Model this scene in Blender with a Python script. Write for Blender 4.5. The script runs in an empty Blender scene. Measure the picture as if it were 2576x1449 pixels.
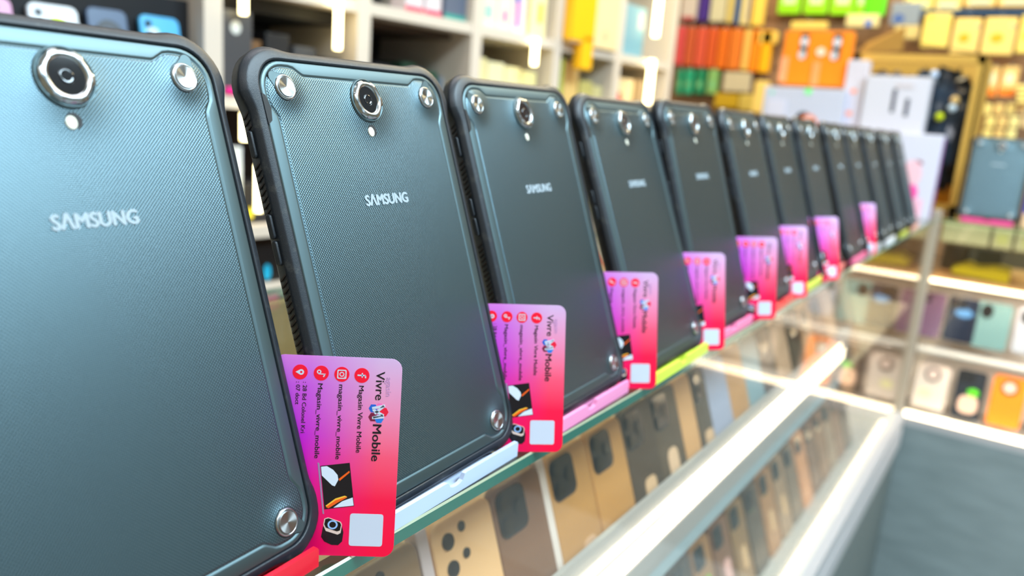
import bpy, bmesh, math, random
from mathutils import Vector, Matrix, Euler
C = bpy.context.scene.collection
SC = bpy.context.scene
random.seed(7)
R = math.radians

# ------------------------------------------------------------------ camera
YAW, PIT, ROLL, FPX = R(33.2363), R(12.7319), R(4.4517), 1976.55
CAM = Vector((-.1574, -.2337, .2080))
fw = Vector((math.cos(YAW)*math.cos(PIT), math.sin(YAW)*math.cos(PIT), -math.sin(PIT)))
r0 = fw.cross(Vector((0, 0, 1))).normalized(); u0 = r0.cross(fw)
rt = r0*math.cos(ROLL) + u0*math.sin(ROLL); up = -r0*math.sin(ROLL) + u0*math.cos(ROLL)
cd = bpy.data.cameras.new('camera'); cam = bpy.data.objects.new('camera', cd); C.objects.link(cam)
m = Matrix.Identity(4)
for i in range(3):
    m[i][0] = rt[i]; m[i][1] = up[i]; m[i][2] = -fw[i]; m[i][3] = CAM[i]
cam.matrix_world = m
cd.sensor_width = 36; cd.lens = FPX/2576*36; cd.clip_start = .01; cd.clip_end = 50
cd.dof.use_dof = True; cd.dof.focus_distance = .385; cd.dof.aperture_fstop = cd.lens/1000/.0050
cd.dof.aperture_blades = 0
SC.camera = cam

# ------------------------------------------------------------------ world, exposure, big lights
w = bpy.data.worlds.new('world'); SC.world = w; w.use_nodes = True
w.node_tree.nodes['Background'].inputs[0].default_value = (.62, .72, .82, 1)
w.node_tree.nodes['Background'].inputs[1].default_value = .35
SC.view_settings.view_transform = 'Standard'; SC.view_settings.look = 'None'
SC.view_settings.gamma = 1; SC.view_settings.exposure = 0
try: SC.view_settings.use_curve_mapping = False
except Exception: pass

def area(name, loc, rot, sx, sy, power, col):
    l = bpy.data.lights.new(name, 'AREA'); l.shape = 'RECTANGLE'; l.size = sx; l.size_y = sy
    l.energy = power; l.color = col
    o = bpy.data.objects.new(name, l); C.objects.link(o); o.location = loc; o.rotation_euler = rot
    return o
# daylight falling through the shop front, and the ceiling's general light
area('daylight', (.6, -3.25, 1.3), (R(90), 0, 0), 3.0, .8, 12, (.60, .83, 1.0))
area('ceiling_light_front', (.85, -1.25, 1.80), (0, 0, 0), 2.1, .95, 165, (.66, .87, 1.0))
area('added_card_fill', (-1.0, -.9, 1.80), (0, R(-18), 0), .8, 1.4, 18, (1.0, .95, .92))  # added fill from behind the camera, to brighten the shop cards
area('ceiling_light_shelves', (2.0, .50, 1.80), (0, 0, 0), 1.5, .35, 24, (1.0, .84, .56))
area('ceiling_light_left', (.55, .45, 1.80), (0, 0, 0), 1.2, .35, 13, (.92, .92, 1.0))
area('ceiling_light_back', (2.8, .25, 1.80), (0, R(25), 0), .4, 1.7, 46, (1.0, .83, .50))

# ------------------------------------------------------------------ helpers
def ray(px, py): return fw + rt*((px-1288)/FPX) - up*((py-724.5)/FPX)
def at(px, py, P0, n):
    d = ray(px, py); n = Vector(n); t = (Vector(P0)-CAM).dot(n)/d.dot(n); return CAM + d*t
def atX(px, py, X): return at(px, py, (X, 0, 0), (1, 0, 0))
def atY(px, py, Y): return at(px, py, (0, Y, 0), (0, 1, 0))

def lin(c): return tuple((x/12.92 if x <= .04045 else ((x+.055)/1.055)**2.4) for x in c)
def rgb(r_, g, b): return lin((r_/255, g/255, b/255))
MATS = {}
def mat(name, col, rough=.5, metal=0, emit=None, es=0, coat=0, trans=0, spec=.5, sub=None):
    if name in MATS: return MATS[name]
    m = bpy.data.materials.new(name); m.use_nodes = True; b = m.node_tree.nodes['Principled BSDF']
    b.inputs['Base Color'].default_value = (*col, 1); b.inputs['Roughness'].default_value = rough
    b.inputs['Metallic'].default_value = metal; b.inputs['Coat Weight'].default_value = coat
    b.inputs['Transmission Weight'].default_value = trans; b.inputs['Specular IOR Level'].default_value = spec
    if emit: b.inputs['Emission Color'].default_value = (*emit, 1); b.inputs['Emission Strength'].default_value = es
    MATS[name] = m; return m
def M(r_, g, b, rough=.5, **k):
    return mat('paint_%d_%d_%d_%d' % (r_, g, b, int(rough*100)), rgb(r_, g, b), rough, **k)
class NT:
    def __init__(s, m): s.t = m.node_tree; s.b = s.t.nodes.get('Principled BSDF')
    def n(s, typ, **k):
        x = s.t.nodes.new(typ)
        for a, v in k.items(): setattr(x, a, v)
        return x
    def l(s, a, b): s.t.links.new(a, b)
    def math(s, op, a, b=None, clamp=False):
        x = s.n('ShaderNodeMath', operation=op); x.use_clamp = clamp
        for i, v in enumerate((a, b)):
            if v is None: continue
            if isinstance(v, (int, float)): x.inputs[i].default_value = v
            else: s.l(v, x.inputs[i])
        return x.outputs[0]
    def obj(s):
        tc = s.n('ShaderNodeTexCoord'); sp = s.n('ShaderNodeSeparateXYZ'); s.l(tc.outputs['Object'], sp.inputs[0])
        return tc.outputs['Object'], sp.outputs[0], sp.outputs[1], sp.outputs[2]

class MB:
    def __init__(s): s.v = []; s.f = []; s.mi = []; s.sm = []
    def add(s, vs, fs, mi=0, smooth=False):
        o = len(s.v); s.v += [tuple(p) for p in vs]
        for f in fs: s.f.append([i+o for i in f]); s.mi.append(mi); s.sm.append(smooth)
        return s
    def box(s, x0, x1, y0, y1, z0, z1, mi=0, b=0):
        if b:
            e = [(x0, x1), (y0, y1), (z0, z1)]
            bm = bmesh.new(); bmesh.ops.create_cube(bm, size=1)
            for v in bm.verts: v.co = Vector([(e[i][0]+e[i][1])/2+v.co[i]*(e[i][1]-e[i][0]) for i in range(3)])
            bmesh.ops.bevel(bm, geom=bm.edges[:], offset=b, segments=2, affect='EDGES', profile=.5)
            bm.verts.index_update(); vs = [v.co[:] for v in bm.verts]; fs = [[v.index for v in f.verts] for f in bm.faces]; bm.free()
            return s.add(vs, fs, mi)
        vs = [(x, y, z) for x in (x0, x1) for y in (y0, y1) for z in (z0, z1)]
        return s.add(vs, [(0, 1, 3, 2), (4, 6, 7, 5), (0, 4, 5, 1), (2, 3, 7, 6), (0, 2, 6, 4), (1, 5, 7, 3)], mi)
    def tube(s, a, b, r, seg=12, mi=0, cap=True):
        a = Vector(a); b = Vector(b); d = (b-a).normalized(); x = d.orthogonal().normalized(); y = d.cross(x); vs = []
        for p in (a, b):
            for i in range(seg):
                t = 2*math.pi*i/seg; vs.append(p + (x*math.cos(t)+y*math.sin(t))*r)
        fs = [(i, (i+1) % seg, seg+(i+1) % seg, seg+i) for i in range(seg)]; s.add(vs, fs, mi, True)
        if cap: s.add(vs, [list(range(seg))[::-1], list(range(seg, 2*seg))], mi)
        return s
    def rings(s, rings, mi=0, smooth=True, cap0=False, cap1=False, mis=None):
        n = len(rings[0]); o = [p for r_ in rings for p in r_]
        base = len(s.v); s.v += [tuple(p) for p in o]
        for k in range(len(rings)-1):
            for i in range(n):
                j = (i+1) % n
                s.f.append([base+k*n+i, base+k*n+j, base+(k+1)*n+j, base+(k+1)*n+i]); s.mi.append(mis[k] if mis else mi); s.sm.append(smooth)
        if cap0: s.f.append([base+i for i in range(n)][::-1]); s.mi.append(mis[0] if mis else mi); s.sm.append(False)
        if cap1: s.f.append([base+(len(rings)-1)*n+i for i in range(n)]); s.mi.append(mis[-1] if mis else mi); s.sm.append(False)
        return s
    def plate(s, pts, y0, y1, mi=0, bev=0):
        """outline (x,z) standing in the local xz plane, from y0 (front) to y1 (back)"""
        n = len(pts)
        if bev:
            cx = sum(p[0] for p in pts)/n; cz = sum(p[1] for p in pts)/n; nm = []
            for i in range(n):
                a, b = pts[i-1], pts[(i+1) % n]; dx, dz = b[0]-a[0], b[1]-a[1]; l = math.hypot(dx, dz) or 1
                nx, nz = dz/l, -dx/l
                if nx*(pts[i][0]-cx)+nz*(pts[i][1]-cz) < 0: nx, nz = -nx, -nz
                nm.append((nx, nz))
            def rg(off, y): return [(p[0]-q[0]*off, y, p[1]-q[1]*off) for p, q in zip(pts, nm)]
            return s.rings([rg(bev, y0), rg(bev*.3, y0+bev*.3), rg(0, y0+bev), rg(0, y1-bev), rg(bev, y1)], mi, True, True, True)
        return s.rings([[(p[0], y0, p[1]) for p in pts], [(p[0], y1, p[1]) for p in pts]], mi, False, True, True)
    def build(s, name, mats, parent=None, loc=None, rot=None):
        me = bpy.data.meshes.new(name); me.from_pydata(s.v, [], s.f)
        for x in (mats if isinstance(mats, (list, tuple)) else [mats]): me.materials.append(x)
        for p, a, b in zip(me.polygons, s.mi, s.sm): p.material_index = a; p.use_smooth = b
        bm = bmesh.new(); bm.from_mesh(me); bmesh.ops.recalc_face_normals(bm, faces=bm.faces[:]); bm.to_mesh(me); bm.free()
        me.update()
        o = bpy.data.objects.new(name, me); C.objects.link(o)
        if loc is not None: o.location = loc
        if rot is not None: o.rotation_euler = rot
        if parent: o.parent = parent
        return o
def tag(o, label, cat, group=None, kind=None):
    if label: o['label'] = label
    if cat: o['category'] = cat
    if group: o['group'] = group
    if kind: o['kind'] = kind
    return o
def thing(name, label, cat, loc=(0, 0, 0), rot=(0, 0, 0), group=None):
    o = bpy.data.objects.new(name, None); C.objects.link(o); o.location = loc; o.rotation_euler = rot; o.empty_display_size = .02
    return tag(o, label, cat, group)
def dup(root, loc=None, rot=None, label=None, group=None):
    def cp(o, p):
        c = o.copy(); C.objects.link(c)
        if p is not None: c.parent = p; c.matrix_parent_inverse = o.matrix_parent_inverse
        for ch in KIDS.get(o.name, []): cp(ch, c)
        return c
    KIDS = {}
    for o in bpy.data.objects:
        if o.parent: KIDS.setdefault(o.parent.name, []).append(o)
    r_ = cp(root, None)
    if loc is not None: r_.location = loc
    if rot is not None: r_.rotation_euler = rot
    if label: r_['label'] = label
    if group: r_['group'] = group
    return r_
def struct(name, mb, mats, **k):
    o = mb.build(name, mats, **k); o['kind'] = 'structure'; return o
def circ(cx, cz, r_, n=24, sx=1, ph=0): return [(cx+sx*r_*math.cos(2*math.pi*i/n+ph), cz+r_*math.sin(2*math.pi*i/n+ph)) for i in range(n)]
def rrect(x0, x1, z0, z1, r_, seg=6):
    o = []
    for cx, cz, a in ((x1-r_, z1-r_, 0), (x0+r_, z1-r_, 90), (x0+r_, z0+r_, 180), (x1-r_, z0+r_, 270)):
        for i in range(seg+1): t = R(a+90*i/seg); o.append((cx+r_*math.cos(t), cz+r_*math.sin(t)))
    return o
def text_mesh(name, body, size, material, parent, loc, rot, offset=0, sx=1, align='LEFT', extrude=.00004, bold=0):
    cu = bpy.data.curves.new(name, 'FONT'); cu.body = body; cu.size = size; cu.offset = offset; cu.extrude = extrude
    cu.align_x = align; cu.align_y = 'CENTER'; cu.resolution_u = 3
    t = bpy.data.objects.new(name+'_t', cu); C.objects.link(t)
    bpy.context.view_layer.update()
    me = bpy.data.meshes.new_from_object(t.evaluated_get(bpy.context.evaluated_depsgraph_get()))
    bpy.data.objects.remove(t); bpy.data.curves.remove(cu)
    me.name = name; me.materials.clear(); me.materials.append(material)
    for v in me.vertices: v.co.x *= sx
    if bold:
        vs = [v.co.copy() for v in me.vertices]; fs = [list(p.vertices) for p in me.polygons]; n = len(vs); V = []; F = []
        for q, (dx, dy) in enumerate(((0, 0), (-1, 0), (1, 0), (0, -.6), (0, .6))):
            V += [(v.x+dx*bold, v.y+dy*bold, v.z+q*.000002) for v in vs]; F += [[a+q*n for a in f_] for f_ in fs]
        me = bpy.data.meshes.new(name); me.from_pydata(V, [], F); me.materials.append(material); me.update()
    o = bpy.data.objects.new(name, me); C.objects.link(o); o.parent = parent; o.location = loc; o.rotation_euler = rot
    return o

# ------------------------------------------------------------------ materials
def panel_mat():
    m = mat('tablet_back_textured', (.018, .034, .040), .37, .95, spec=.5); t = NT(m)
    co, x, y, z = t.obj()
    k = 1/.00108
    a = t.math('MULTIPLY', t.math('ADD', x, z), k*.7071); b = t.math('MULTIPLY', t.math('SUBTRACT', x, z), k*.7071)
    def tri(v):
        f = t.math('FRACT', t.math('ADD', v, 1000.0)); return t.math('SUBTRACT', 1.0, t.math('ABSOLUTE', t.math('SUBTRACT', t.math('MULTIPLY', f, 2.0), 1.0)))
    h = t.math('MINIMUM', tri(a), tri(b))
    # soft mounds round the camera and the studs
    tot = t.math('MULTIPLY', h, .34)
    bmp = t.n('ShaderNodeBump'); bmp.inputs['Strength'].default_value = .33; bmp.inputs['Distance'].default_value = .0010
    t.l(tot, bmp.inputs['Height'])
    prev = None
    for (cx, cz, s_) in ((.0012, .2185, .014), (-.0535, .2233, .009), (.0535, .2233, .009), (.0537, .027, .008), (-.0537, .027, .008)):
        dx = t.math('SUBTRACT', x, cx); dz = t.math('SUBTRACT', z, cz)
        d2 = t.math('ADD', t.math('MULTIPLY', dx, dx), t.math('MULTIPLY', dz, dz))
        g = t.math('POWER', 2.718, t.math('MULTIPLY', d2, -1/(s_*s_)))
        prev = g if prev is None else t.math('ADD', prev, g)
    b2 = t.n('ShaderNodeBump'); b2.inputs['Strength'].default_value = 1; b2.inputs['Distance'].default_value = .0022
    t.l(prev, b2.inputs['Height']); t.l(b2.outputs[0], bmp.inputs['Normal'])
    t.l(bmp.outputs[0], t.b.inputs['Normal'])
    mix = t.n('ShaderNodeMix', data_type='RGBA'); t.l(h, mix.inputs['Factor'])
    mix.inputs['A'].default_value = (.060, .102, .124, 1); mix.inputs['B'].default_value = (.165, .225, .242, 1)
    t.l(mix.outputs['Result'], t.b.inputs['Base Color'])
    return m
PANEL_T = panel_mat()
PANEL_S = mat('tablet_back_smooth', (.105, .148, .158), .46, .95, spec=.5)
def rubber():
    m = mat('rubber_bumper', (.009, .013, .019), .43, spec=.5); t = NT(m); co, x, y, z = t.obj()
    n = t.n('ShaderNodeTexNoise'); n.inputs['Scale'].default_value = 2600; n.inputs['Detail'].default_value = 3; t.l(co, n.inputs['Vector'])
    b = t.n('ShaderNodeBump'); b.inputs['Strength'].default_value = .35; b.inputs['Distance'].default_value = .0002; t.l(n.outputs[0], b.inputs['Height']); t.l(b.outputs[0], t.b.inputs['Normal'])
    n2 = t.n('ShaderNodeTexNoise'); n2.inputs['Scale'].default_value = 160; n2.inputs['Detail'].default_value = 8; n2.inputs['Roughness'].default_value = .7; t.l(co, n2.inputs['Vector'])
    rp = t.n('ShaderNodeValToRGB'); rp.color_ramp.elements[0].position = .56; rp.color_ramp.elements[1].position = .80
    rp.color_ramp.elements[0].color = (.009, .013, .019, 1); rp.color_ramp.elements[1].color = (.06, .06, .055, 1)
    t.l(n2.outputs[0], rp.inputs[0]); t.l(rp.outputs[0], t.b.inputs['Base Color'])
    return m
RUBBER = rubber()
GRIP = mat('side_grip_rubber', (.020, .013, .011), .42)
BLACKGAP = mat('shadow_gap_black', (.002, .003, .005), .6)
def brushed():
    m = mat('brushed_steel', (.40, .41, .41), .34, 1); t = NT(m)
    tn = t.n('ShaderNodeTangent', direction_type='RADIAL', axis='Y'); t.l(tn.outputs[0], t.b.inputs['Tangent'])
    t.b.inputs['Anisotropic'].default_value = .95
    return m
STEEL = brushed()
CHROME = mat('polished_chrome', (.42, .44, .45), .24, 1)
LENS = mat('camera_glass', (.004, .006, .010), .06, coat=1)
FLASH = mat('flash_lens', (.75, .72, .60), .25, coat=.5)
LOGO = mat('printed_logo_grey', (.32, .38, .42), .5)
SCREEN = mat('screen_glass', (.004, .004, .005), .05)

# ------------------------------------------------------------------ tablets
def outline(hw, v0, v1, r_, seg=9, nside=26, ntop=16):
    """points and outward normals of a rounded rectangle in x,z, plus distance from the corner arcs"""
    out = []
    cs = ((hw-r_, v1-r_, 0), (-hw+r_, v1-r_, 90), (-hw+r_, v0+r_, 180), (hw-r_, v0+r_, 270))
    for k, (cx, cz, a) in enumerate(cs):
        for i in range(seg+1):
            t = R(a+90*i/seg); out.append((cx+r_*math.cos(t), cz+r_*math.sin(t), math.cos(t), math.sin(t), 0.0))
        nx, nz, _ = cs[(k+1) % 4]; t = R(a+90); x0, z0 = cx+r_*math.cos(t), cz+r_*math.sin(t); x1, z1 = nx+r_*math.cos(t), nz+r_*math.sin(t)
        L = math.hypot(x1-x0, z1-z0); n = nside if abs(z1-z0) > abs(x1-x0) else ntop
        ds = sorted(set([.001, .004, .007, .0095, .012, .0145, .017, .020, .024] + [L*.5*q/(n/2) for q in range(2, int(n/2)+1)]))
        ds = [d for d in ds if d < L*.499]
        full = ds + [L/2] + [L-d for d in reversed(ds)]
        for d in full: out.append((x0+(x1-x0)*d/L, z0+(z1-z0)*d/L, math.cos(t), math.sin(t), min(d, L-d)))
    return out
def sstep(a, b, x): t = min(1, max(0, (x-a)/(b-a))); return t*t*(3-2*t)
def make_tablet():
    root = thing('rugged_tablet', 'x', 'tablet')
    P = outline(.0742, .0100, .2424, .0205)
    def ring(off, n, bulge=0.0):
        def q(p): return off+bulge*(.42+.42*abs(p[2]))*(1-sstep(-.001, .0115, p[4]))
        return [(p[0]+p[2]*q(p), -n, p[1]+p[3]*q(p)) for p in P]
    mb = MB().rings([ring(-.0058, -.0045), ring(-.0058, -.0010), ring(-.0056, -.0002), ring(-.0052, .0001), ring(-.0046, .0001, .0001), ring(-.0024, -.0007, .0022), ring(-.0020, -.0009, .0026), ring(-.0016, -.0013, .0030),
                     ring(-.0003, -.0034, .0036), ring(0, -.0041, .0037), ring(0, -.0050, .0037), ring(-.0003, -.0095, .0034), ring(-.0025, -.0128, .0022), ring(-.006, -.0140, .001), ring(-.0095, -.0138)], 0, True)
    mb.build('bumper_frame', RUBBER, root)
    # back shell
    Q = outline(.0684, .0155, .2368, .0158)
    def rq(off, n): return [(p[0]+p[2]*off, -n, p[1]+p[3]*off) for p in Q]
    def wv(p): return -(.0027 + .0040*sstep(.005, .0135, p[4]))
    def rv(extra, n): return [(p[0]+p[2]*(wv(p)+extra), -n, p[1]+p[3]*(wv(p)+extra)) for p in Q]
    mb = MB().rings([rq(.0002, -.0045), rq(0, -.0022), rq(-.0002, -.0012), rq(-.0007, -.0003), rq(-.0012, -.0001), rv(.0006, -.00005), rv(.0001, -.00005), rv(-.0005, -.0005), rv(-.0009, -.00055), rv(-.0014, -.0001), rv(-.0020, .0000)],
                    cap1=True, mis=[0]*8+[1, 1])
    mb.build('back_shell', [PANEL_S, PANEL_T], root)
    MB().plate([(-.0688, .2200), (-.0668, .2190), (-.0650, .2130), (-.0660, .2070), (-.0686, .2050)][::-1], -.00030, .002).build('side_slot', BLACKGAP, root)
    # studs in their keyhole pockets
    for (cx, cz, dx, dz) in ((-.0535, .2233, -1, .78), (.0535, .2233, .35, 1), (.0537, .027, .9, -.62), (-.0537, .027, -.9, -.62)):
        L = math.hypot(dx, dz); dx, dz = dx/L, dz/L; nx, nz = -dz, dx
        def key(g):
            pts = []
            a0 = math.atan2(dz, dx)
            for i in range(19):
                t = a0+R(38)+R(284)*i/18; pts.append((cx+(.0064+g)*math.cos(t), cz+(.0064+g)*math.sin(t)))
            for i in range(9):
                t = a0-math.pi/2+math.pi*i/8; pts.append((cx+dx*.0076+(.0028+g)*math.cos(t), cz+dz*.0076+(.0028+g)*math.sin(t)))
            return pts
        pk = MB().plate(key(.00028), -.00006, .001, 1).plate(key(0), -.00022, .001, 0).build('stud_pocket', [PANEL_S, BLACKGAP], root)
        s = MB(); prof = [(.0062, .0001), (.0061, .0007), (.0055, .0011), (.0051, .0010), (.0050, .0005), (.0048, .0005), (.0048, .0013), (.0047, .0014), (.0002, .0011)]
        s.rings([[(r_*math.cos(2*math.pi*i/40), -n, r_*math.sin(2*math.pi*i/40)) for i in range(40)] for r_, n in prof], 0, True, cap1=True, mis=[1, 1, 1, 1, 1, 1, 1, 0])
        for q_ in range(40*7, len(s.sm)): s.sm[q_] = False
        s.build('steel_stud', [STEEL, CHROME], root, loc=(cx, 0, cz))
    # camera
    cx, cz = .0012, .2192
    def rg(f, n, N=72): return [(cx+f(2*math.pi*i/N)*math.cos(2*math.pi*i/N), -n, cz+f(2*math.pi*i/N)*math.sin(2*math.pi*i/N)) for i in range(N)]
    MB().rings([rg(lambda t: .0118, -.0005), rg(lambda t: .0115, .0010), rg(lambda t: .0111, .0013), rg(lambda t: .0108, .0006)], 0, True).build('camera_collar', PANEL_S, root)
    def sc(r_, d): return lambda t: r_ + d*(1 if math.cos(6*t+.6) > .1 else -1)*(.5+.5*min(1, abs(math.cos(6*t+.6))*3))
    MB().rings([rg(lambda t: .0107, .0004), rg(sc(.0101, .0005), .0020), rg(sc(.0094, .0005), .0026), rg(lambda t: .0082, .0027), rg(lambda t: .0073, .0024), rg(lambda t: .0069, .0014)], 0, True).build('camera_bezel', CHROME, root)
    MB().plate(circ(cx, cz, .0070, 40), -.0016, .001).build('camera_window', LENS, root)
    MB().rings([rg(lambda t: .0030, .0016, 32), rg(lambda t: .0030, .0018, 32), rg(lambda t: .0022, .0018, 32), rg(lambda t: .0018, .00165, 32)], 0, True, cap1=True).build('camera_lens', LENS, root)
    MB().plate(circ(.0009, .2030, .0031, 28), -.00012, .001, 0).build('flash_recess', BLACKGAP, root)
    MB().plate(circ(-.0004, .2022, .0026, 24, .85), -.0006, .0005, 0, bev=.0003).build('flash', FLASH, root)
    text_mesh('maker_logo', 'S\u039bMSUNG', .0078, LOGO, root, (.0006, -.00022, .1655), (R(90), 0, 0), bold=.00042, sx=.95, align='CENTER', extrude=.00006)
    # sides
    for sx, va, vb in ((1, .030, .214), (-1, .030, .1385), (-1, .1665, .189), (-1, .2055, .214)):
        g = MB(); v = va
        while v < vb:
            if True:
                x0, x1 = sx*.0740, sx*.0746
                vs = []
                for (n, dv) in ((-.0050, 0), (-.0092, -.0024)):
                    for dz in (0, .0009):
                        vs += [(x0, -n, v+dv+dz), (x1, -n, v+dv+dz)]
                g.add(vs, [(0, 1, 3, 2), (4, 6, 7, 5), (1, 5, 7, 3), (0, 4, 5, 1), (2, 3, 7, 6)])
            v += .0031
        g.build('side_grip', GRIP, root)
    for a, b in ((.1910, .2040), (.1530, .1648), (.1405, .1523)):
        s = MB(); pts = rrect(.0055, .0087, a, b, .0015, 4)
        s.rings([[(-.0738, p[0], p[1]) for p in pts], [(-.0752, p[0], p[1]) for p in pts], [(-.0755, .0071+(p[0]-.0071)*.7, (a+b)/2+(p[1]-(a+b)/2)*.93) for p in pts]], 0, True, cap1=True)
        s.build('side_button', RUBBER, root)
    MB().plate(rrect(-.0662, .0662, .0182, .2332, .008), .0132, .0137).build('screen', SCREEN, root)
    return root
ZG = .0023
TAB_X = [0, .1583, .3149, .4701, .6178, .7839, .9468, 1.0996, 1.2812, 1.4392, 1.6074, 1.7834, 1.958]
TAB_Y = [0, .001, .0021, -.0038, .0017, -.0016, .0031, .0041, .0048, .006, .0053, .004, .004]
TY, LEAN = 1.958, 19.366
DYAW = [1.9506, -.1948, -.2083, -.3278, -1.4416, .0873, .1062, .0453, -.023, 0, .0041, .0019, 0]
DLEAN = [-.3251, -.0863, .4017, 2.0076, -.8238, .0566, -.224, -.6793, -.33, -.1466, .0132, .136, 0]
DROLL = [-.2765, .5396, .5364, -.0786, .2093, .0396, .0415, .0247, -.0114, 0, .002, .001, 0]
def trot(yaw, lean, roll):
    return (Matrix.Rotation(R(yaw), 3, 'Z') @ Matrix.Rotation(R(-lean), 3, 'X') @ Matrix.Rotation(R(-roll), 3, 'Y')).to_euler()
ORD = ['first', 'second', 'third', 'fourth', 'fifth', 'sixth', 'seventh', 'eighth', 'ninth', 'tenth', 'eleventh', 'twelfth', 'thirteenth']
SCOL = [('red', (225, 20, 45)), ('white', (182, 196, 220)), ('pink', (232, 140, 185)), ('lime green', (200, 224, 60)), ('rose pink', (238, 120, 165)), ('scarlet', (220, 50, 50)), ('yellow-green', (205, 215, 70)),
        ('coral', (235, 110, 105)), ('deep pink', (235, 105, 150)), ('pale grey', (188, 190, 198)), ('white', (225, 225, 230)), ('olive yellow', (190, 195, 60)), ('peach', (235, 170, 150))]
proto = make_tablet()
tabs = []
for i in range(13):
    lab = '%s dark teal rugged tablet from the left, leaning on a %s stand' % (ORD[i], SCOL[i][0])
    if i == 0: lab = 'largest and nearest dark teal rugged tablet, at the left edge'
    if i == 12: lab = 'last dark teal rugged tablet of the long row, next to the pink and white box'
    rot = trot(TY+DYAW[i], LEAN+DLEAN[i], DROLL[i]); loc = (TAB_X[i], TAB_Y[i], 0)
    o = proto if i == 0 else dup(proto, loc, rot)
    o.location = loc; o.rotation_euler = rot; o['label'] = lab; o['group'] = 'rugged tablets standing in a row on the glass counter'; tabs.append(o)

def make_stand(i, loc, rz, label):
    nm, col = SCOL[i]
    t = thing('tablet_stand', label, 'stand', loc, (0, 0, rz), 'coloured plastic tablet stands on the glass')
    mt = M(*col, .38, sub=1)
    MB().box(-.052, .052, .0016, .088, 0, .0030, b=.0004).build('base_plate', mt, t)
    # front lip with its finger notch
    top = [(-.0635, .0058), (-.0625, .0066)]
    pts = [(-.0635, 0), (.0640, 0), (.0640, .0062), (.0632, .0074), (.0105, .0074), (.0085, .0070)]
    for k in range(7):
        a = math.pi*k/6; pts.append((.001+.0065*math.cos(a), .0052-.0028*math.sin(a)))
    pts += [(-.0070, .0070), (-.0090, .0072), (-.0625, .0072), (-.0635, .0062)]
    pts = [(a, b+(.002 if b > 0 else 0)) for a, b in pts]
    MB().plate(pts, -.0012, .0014).build('front_lip', mt, t)
    b = MB(); l = math.tan(R(19.4)); zz = (.012, .105)
    vs = []
    for z in zz:
        for y in (.0195+l*z, .0220+l*z):
            for x in (-.042, .042): vs.append((x, y, z))
    b.add(vs, [(0, 1, 3, 2), (4, 6, 7, 5), (0, 4, 5, 1), (2, 3, 7, 6), (0, 2, 6, 4), (1, 5, 7, 3)]); b.build('back_rest', mt, t)
    return t
SL = ['red plastic stand at the bottom left under the nearest tablet', 'bluish white plastic stand with a finger notch under the second tablet', 'pale pink plastic stand under the third tablet',
      'lime green plastic stand under the fourth tablet', 'rose pink plastic stand under the fifth tablet', 'scarlet plastic stand under the sixth tablet', 'yellow-green plastic stand under the seventh tablet',
      'coral plastic stand under the eighth tablet', 'deep pink plastic stand under the ninth tablet', 'pale grey plastic stand under the tenth tablet', 'white plastic stand under the eleventh tablet',
      'olive yellow plastic stand under the twelfth tablet', 'peach plastic stand under the last tablet of the row']
for i in range(13):
    make_stand(i, (TAB_X[i], TAB_Y[i], ZG), R(TY+DYAW[i]), SL[i])

# ------------------------------------------------------------------ shop cards
def card_mat():
    m = mat('card_print', (.8, .1, .3), .38, spec=.35); t = NT(m); co, x, y, z = t.obj()
    def ramp(inp, stops):
        r_ = t.n('ShaderNodeValToRGB'); e = r_.color_ramp.elements
        e[0].position = stops[0][0]; e[0].color = (*rgb(*stops[0][1]), 1); e[1].position = stops[-1][0]; e[1].color = (*rgb(*stops[-1][1]), 1)
        for p, c in stops[1:-1]: q = e.new(p); q.color = (*rgb(*c), 1)
        t.l(inp, r_.inputs[0]); return r_.outputs[0]
    v = t.math('MULTIPLY', z, 1/.0913, True); u = t.math('MULTIPLY', x, -1/.05, True)
    right = ramp(v, [(0, (250, 0, 62)), (.28, (252, 18, 70)), (.5, (250, 84, 118)), (.72, (238, 136, 175)), (1, (214, 176, 218))])
    left = ramp(v, [(0, (226, 0, 96)), (.22, (232, 0, 110)), (.38, (222, 0, 150)), (.6, (196, 36, 200)), (.85, (198, 84, 212)), (1, (214, 122, 216))])
    mx = t.n('ShaderNodeMix', data_type='RGBA'); s = t.math('SUBTRACT', t.math('MULTIPLY', u, 1.5), .28, True)
    t.l(s, mx.inputs['Factor']); t.l(right, mx.inputs['A']); t.l(left, mx.inputs['B']); t.l(mx.outputs['Result'], t.b.inputs['Base Color'])
    return m
CARD = card_mat()
INK = mat('ink_black', (.006, .005, .012), .4); WHITE = M(202, 209, 226, .35); REDI = M(250, 0, 48, .35); EDGE = M(250, 190, 215, .4)
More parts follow.
